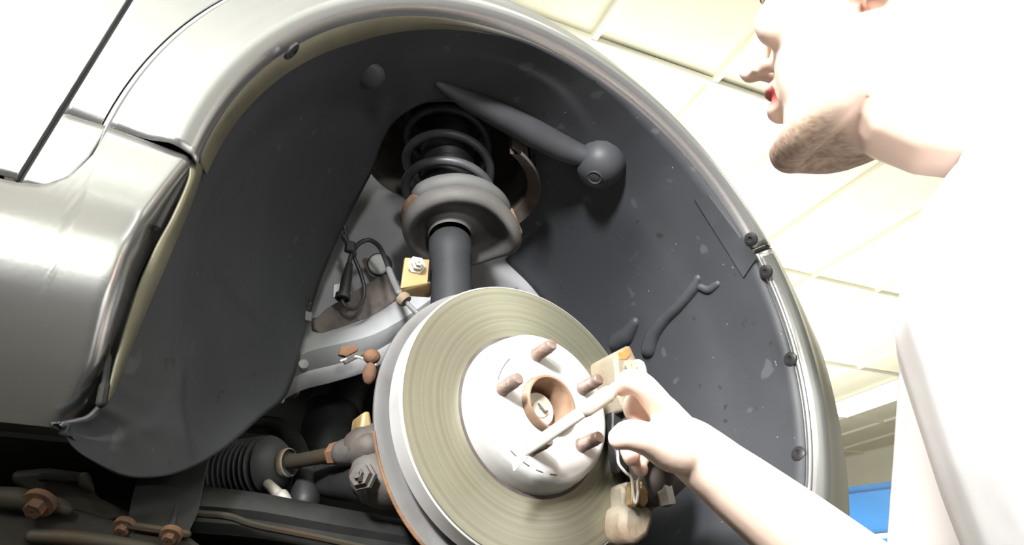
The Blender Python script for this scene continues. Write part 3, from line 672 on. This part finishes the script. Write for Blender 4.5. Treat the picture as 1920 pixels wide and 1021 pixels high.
obj('guide_bolt', MB().lathe([(.0005, .012), (.006, .012), (.0062, .004), (.009, .003), (.009, -.004)], at(1180, 692, -.012), (-.5, -.85, 0), 20), RUSTGREY, ca)
obj('slide_pin', MB().tube([at(1225, 842, -.01), at(1242, 920, -.01), at(1248, 934, -.01)], [.010, .0085, .0085], 14, 4), RUSTGREY, ca)
obj('pin_head', MB().lathe([(.0005, .009), (.0085, .009), (.009, -.009), (.0005, -.009)], at(1247, 928, -.012), at(1248, 934, -.01)-at(1225, 842, -.01), 6), TOOLM, ca, auto=20)
pts = [at(x, y, -.004) for x, y in ((1169, 948), (1184, 938), (1204, 950), (1222, 944), (1228, 975), (1218, 1005), (1196, 1022), (1174, 1012), (1166, 985))]
obj('bracket_foot', MB().prism(pts, (0, .045, 0)), RUSTGREY, ca, bevel=.006)
obj('bracket_lug', MB().prism([at(x, y, .004) for x, y in ((1168, 908), (1181, 900), (1184, 945), (1169, 955))], (0, .03, 0)), RUSTGREY, ca, bevel=.003)
obj('bracket_lug', MB().prism([at(x, y, .01) for x, y in ((1218, 905), (1240, 895), (1246, 935), (1226, 960))], (0, .03, 0)), RUSTGREY, ca, bevel=.004)
obj('brake_pad', MB().prism([at(x, y, .014) for x, y in ((1180, 880), (1218, 876), (1220, 945), (1184, 950))], (0, .02, 0)), BLACK, ca, bevel=.002)
for x, yy in ((1190, .004), (1207, .010)):
    obj('pad_plate', MB().prism([at(px, py, -.014+yy) for px, py in ((x-5, 902), (x+7, 898), (x+9, 940), (x+2, 950), (x-6, 944))], (0, .008, 0)), GOLD, ca, bevel=.001)
obj('pad_spring', MB().tube([at(x, y, -.02) for x, y in ((1158, 846), (1160, 868), (1172, 884), (1184, 896), (1187, 925), (1191, 942), (1196, 925), (1196, 902), (1206, 888))], .0014, 8, 5), TOOLM, ca)
obj('piston_housing', MB().tube([at(1238, 800, .03), at(1240, 880, .03)], [.03, .03], 18), CAST, ca)
obj('dark_pad', MB().prism([at(x, y, .005) for x, y in ((1150, 740), (1166, 735), (1176, 800), (1180, 880), (1160, 885), (1148, 800))], (0, .012, 0)), BLACK, ca, bevel=.002)

# ------------------------------------------------------------------ the man: one body surface, clothes and hair as children
HO = V3(.111, -.352, .255)
HF, HL, HU = V3(-.2342, .9289, .287), V3(-.9672, -.1928, -.1653), V3(-.0982, -.3163, .9436)
def hp(f, l, u): return HO+HF*f+HL*l+HU*u
HAX = (HF, HL, HU)
TF, TS = V3(-.707, .707, 0), V3(.707, .707, 0)      # chest faces TF, right shoulder lies along TS
NB = V3(.165, -.40, .085)
def torso(h, side, fwd): return NB+V3(0, 0, h)+TS*side+TF*fwd
RS, LS = torso(-.05, .165, 0), torso(-.05, -.175, 0)
EB = atd(1800, 1235, .585)                            # right elbow, below the frame
WR = atd(1292, 838, .60)
def body_mesh(k=0., arms=True):
    mb = MB(); n = 24; rows = []
    for h, hw, hd, f in ((-.55, .155, .11, -.01), (-.5, .165, .115, -.01), (-.42, .16, .11, 0), (-.32, .145, .105, .01), (-.2, .155, .11, .01), (-.1, .17, .112, .005), (-.03, .165, .095, -.005), (.0, .11, .07, -.015), (.03, .06, .055, -.015)):
        rows.append([torso(h, (hw+k)*math.cos(q), (hd+k)*math.sin(q)+f) for q in np.linspace(0, 2*math.pi, n, endpoint=False)])
    mb.grid(rows, True); o = len(mb.v)-n*len(rows); mb.f += [tuple(o+i for i in range(n))[::-1], tuple(len(mb.v)-n+i for i in range(n))]
    return mb
bd_ = body_mesh()
# neck and head
bd_.tube([torso(-.02, 0, -.015), torso(.04, 0, -.005), hp(-.02, 0, -.09), hp(-.015, 0, -.02)], [.062, .056, .054, .055], 18, 5)
bd_.ell(hp(-.008, 0, .042), .096, .077, .085, HAX, 24, 16)
bd_.ell(hp(.032, 0, -.035), .056, .06, .085, HAX, 24, 16)
bd_.ell(hp(.03, 0, -.088), .052, .05, .033, HAX, 20, 12)
for s in (-1, 1):
    bd_.tube([hp(.0, s*.055, -.045), hp(.012, s*.052, -.085), hp(.05, s*.034, -.108), hp(.075, s*.01, -.112)], [.018, .019, .017, .016], 12, 4)
    bd_.tube([hp(.087, s*.012, .034), hp(.076, s*.042, .034)], [.011, .01], 10)
    bd_.ell(hp(.066, s*.045, -.012), .022, .022, .022, HAX)
    bd_.ell(hp(.098, s*.011, -.028), .011, .008, .008, HAX)
    # ear: bowl, rim, lobe
    e = lambda f, l, u: hp(-.008+f-.25*l, s*(.071+l), -.008+u)
    bd_.ell(e(0, .004, .004), .015, .006, .026, HAX)
    bd_.tube([e(.012, .002, .006), e(.014, .008, .02), e(.003, .014, .032), e(-.014, .016, .024), e(-.018, .015, .004), e(-.01, .011, -.016), e(.002, .008, -.026)], [.0035, .004, .0042, .0042, .004, .0045, .0062], 10, 4)
bd_.tube([hp(.09, 0, .022), hp(.104, 0, .0), hp(.114, 0, -.022)], [.009, .0105, .0125], 12, 4)
bd_.ell(hp(.079, 0, -.112), .018, .02, .018, HAX)
bd_.tube([hp(.078, -.024, -.058), hp(.092, -.01, -.052), hp(.094, 0, -.0535), hp(.092, .01, -.052), hp(.078, .024, -.058)], [.004, .0065, .0065, .0065, .004], 10, 4)
bd_.tube([hp(.076, -.022, -.066), hp(.0885, -.01, -.072), hp(.091, 0, -.073), hp(.0885, .01, -.072), hp(.076, .022, -.066)], [.004, .007, .0075, .007, .004], 10, 4)
bd_.tube([hp(-.035, .0, -.06), torso(.03, -.05, -.03), torso(-.03, -.13, -.01)], [.05, .055, .05], 16, 4)
# right arm with forearm
bd_.tube([torso(-.04, .12, 0), RS, RS*.5+EB*.5, EB], [.06, .058, .05, .043], 18, 5)
bd_.tube([EB, EB*.72+WR*.28, EB*.4+WR*.6, EB*.12+WR*.88, WR], [.043, .044, .038, .030, .0275], 18, 5)
# right hand: palm, five fingers
MC = {'i': atd(1243, 768, .583), 'm': atd(1250, 790, .605), 'r': atd(1252, 812, .622), 'l': atd(1256, 832, .636)}
for q, rr in (('i', .0145), ('m', .0145), ('r', .014), ('l', .0125)): bd_.tube([WR, WR*.5+MC[q]*.5, MC[q]], [.021, .018, rr], 12, 4)
bd_.tube([MC['i'], atd(1205, 722, .572), atd(1180, 711, .574), atd(1167, 727, .583)], [.0135, .0115, .0102, .0085], 12, 4)
bd_.tube([MC['m'], atd(1208, 742, .60), atd(1185, 765, .606), atd(1203, 786, .600)], [.0135, .0112, .0098, .0085], 12, 4)
bd_.tube([MC['r'], atd(1212, 790, .622), atd(1180, 830, .622), atd(1184, 858, .608)], [.0125, .0105, .0095, .0085], 12, 4)
bd_.tube([MC['l'], atd(1222, 835, .636), atd(1198, 865, .632), atd(1202, 880, .618)], [.0115, .0095, .0085, .0075], 12, 4)
bd_.tube([WR*.75+atd(1262, 850, .58)*.25, atd(1258, 845, .578), atd(1218, 824, .566), atd(1180, 814, .56), atd(1162, 821, .562)], [.022, .0185, .0148, .0132, .0108], 14, 4)
# left arm hanging back, legs, feet
LE, LW = V3(.02, -.62, -.2), V3(.14, -.56, -.4)
bd_.tube([torso(-.04, -.12, 0), LS, LE], [.06, .056, .044], 16, 5); bd_.tube([LE, LE*.5+LW*.5, LW], [.044, .04, .028], 16, 5)
for k in range(4): bd_.tube([LW, LW+V3(.02, .01+.016*k, -.09), LW+V3(.03, .02+.016*k, -.15), LW+V3(.02, .03+.016*k, -.17)], [.018, .013, .009, .007], 10, 3)
bd_.tube([LW, LW+V3(-.005, .05, -.06), LW+V3(.0, .07, -.1)], [.018, .013, .009], 10, 3)
LEGS = []
for s in (-1, 1):
    hip, knee, ank = torso(-.5, s*.09, -.01), torso(-.93, s*.11, .03), torso(-1.30, s*.12, -.02)
    LEGS.append((hip, knee, ank)); bd_.tube([hip, knee, ank], [.085, .056, .04], 16, 6)
    bd_.tube([ank, ank+TF*.06+V3(0, 0, -.035), ank+TF*.15+V3(0, 0, -.055)], [.04, .035, .025], 12, 3)
man = thing('person', 'man in a white t-shirt leaning in at right, holding a metal rod', 'person', V3(NB[0], NB[1], -HZ))
def remeshed(name, mb, m, parent, vox, iters=6, tint=None):
    o = obj(name, mb, m, parent); q = o.modifiers.new('r', 'REMESH'); q.mode = 'VOXEL'; q.voxel_size = vox
    q = o.modifiers.new('s', 'SMOOTH'); q.factor = .5; q.iterations = iters
    dg = bpy.context.evaluated_depsgraph_get(); me = bpy.data.meshes.new_from_object(o.evaluated_get(dg)); old = o.data
    o.modifiers.clear(); o.data = me; bpy.data.meshes.remove(old); me.name = name
    if not me.materials: me.materials.append(m)
    if tint is not None:
        co = np.empty(len(me.vertices)*3); me.vertices.foreach_get('co', co); co = co.reshape(-1, 3)+LOC[parent.name]
        a = me.attributes.new('tint', 'FLOAT_COLOR', 'POINT'); a.data.foreach_set('color', tint(co).ravel())
    me.shade_smooth(); return o
def tint(co):
    base = np.tile(V3(.82, .63, .53), (len(co), 1)); d = co-HO; f, l, u = d@HF, d@HL, d@HU
    ss = lambda x, a, b: np.clip((x-a)/(b-a), 0, 1)
    rng = np.random.RandomState(3).rand(len(co))
    near = (np.linalg.norm(d, axis=1) < .17)
    beard = near*ss(-u, .086, .112)*ss(f, .012, .03)*(np.hypot(f-.09, u+.062) > .022)
    moust = near*(f > .07)*(u < -.036)*(u > -.05)*(abs(l) < .03)*.6
    bb = np.clip(beard*.9+moust, 0, 1)[:, None]*(.65+.35*rng[:, None])
    c = base*(1-bb)+V3(.17, .115, .07)*bb
    lip = (near*(f > .078)*(abs(l) < .024)*np.exp(-((u+.0625)/.0095)**4))[:, None]
    c = c*(1-lip)+V3(.42, .05, .045)*lip
    ear = (near*(abs(l) > .068)*(f < .02)*(f > -.04))[:, None]*.55
    c = c*(1-ear)+V3(.72, .27, .2)*ear
    # flushed fingertips and knuckle creases
    for p, r in ((atd(1167, 727, .583), .012), (atd(1184, 858, .608), .012), (atd(1203, 786, .6), .01), (atd(1162, 821, .562), .012)):
        k = np.exp(-(np.linalg.norm(co-p, axis=1)/r)**2)[:, None]*.5; c = c*(1-k)+V3(.72, .33, .26)*k
    return np.c_[c, np.ones(len(c))]
remeshed('body', bd_, SKIN, man, .0032, 5, tint)
# t-shirt
ts = body_mesh(.016)
ts.v = [v for v in ts.v]
ts.tube([torso(-.04, .11, 0), RS, RS*.55+EB*.45, RS*.16+EB*.84], [.074, .073, .068, .064], 20, 5)
ts.tube([torso(-.04, -.11, 0), LS, LS*.4+LE*.6], [.074, .07, .062], 20, 5)
ts.tube([torso(.035, -.055, -.04), torso(-.02, -.13, -.01)], [.068, .066], 16)
ts.tube([torso(.012, 0, -.018), torso(.028, 0, -.012)], [.066, .062], 20)
remeshed('t_shirt', ts, SHIRT, man, .006, 8)
jm = MB()
for hip, knee, ank in LEGS: jm.tube([hip+V3(0, 0, .03), knee, ank], [.1, .075, .06], 18, 6)
jm.ell(torso(-.52, 0, -.01), .18, .125, .1, (TS, TF, (0, 0, 1)))
remeshed('jeans', jm, DENIM, man, .009, 6)
for hip, knee, ank in LEGS:
    z0 = -HZ
    mb = MB(); a = V3(ank[0], ank[1], z0+.045)
    mb.tube([a-TF*.05, a+TF*.05, a+TF*.16], [.045, .045, .036], 16, 4); obj('shoe', mb, SHOE, man)
mb = MB(); rows = []
for i in range(17):
    p = math.pi*(i+.3)/20
    row = []
    for q in np.linspace(0, 2*math.pi, 40, endpoint=False):
        pp_ = p*(1 if math.cos(q) < -.2 else (.62 if math.cos(q) > .55 else .86))
        row.append(hp(-.01+.101*math.sin(pp_)*math.cos(q), .081*math.sin(pp_)*math.sin(q), .044+.089*math.cos(pp_)))
    rows.append(row)
obj('hair', mb.grid(rows, True), HAIR, man, solid=.004)
for s in (-1, 1):
    c = hp(.0745, s*.031, .012); e = obj('eye', MB().ell(c, .0125, .0125, .0125, HAX), EYE, man)
    obj('iris', MB().ell(c+HF*.0095, .0035, .006, .006, HAX), IRIS, e)
    obj('eyebrow', MB().tube([hp(.096, s*.012, .036), hp(.091, s*.03, .042), hp(.076, s*.048, .036)], [.003, .0035, .002], 8, 4), HAIR, man)

# ------------------------------------------------------------------ the tool in his hand
t0, t1 = at(978, 850, -.037), atd(1172, 716, .588)
tl_ = thing('metal_rod', 'slim pale metal rod held in the hand and pointing across the disc hat', 'tool', t0)
td = (t1-t0)/np.linalg.norm(t1-t0)
obj('shank', MB().tube([t0, t0+td*.02, t1-td*.02, t1+td*.006], [.0045, .0052, .0056, .0062], 14, flat=(OUTW, .7)), TOOLM, tl_)
obj('blade_tip', MB().prism([at(958, 862, -.036), at(985, 842, -.037), at(996, 848, -.037), at(962, 885, -.036)], OUTW*.003), TOOLM, tl_, bevel=.0008)
obj('ferrule', MB().tube([t1-td*.045, t1-td*.02], [.0068, .0075], 14), NUT, tl_)
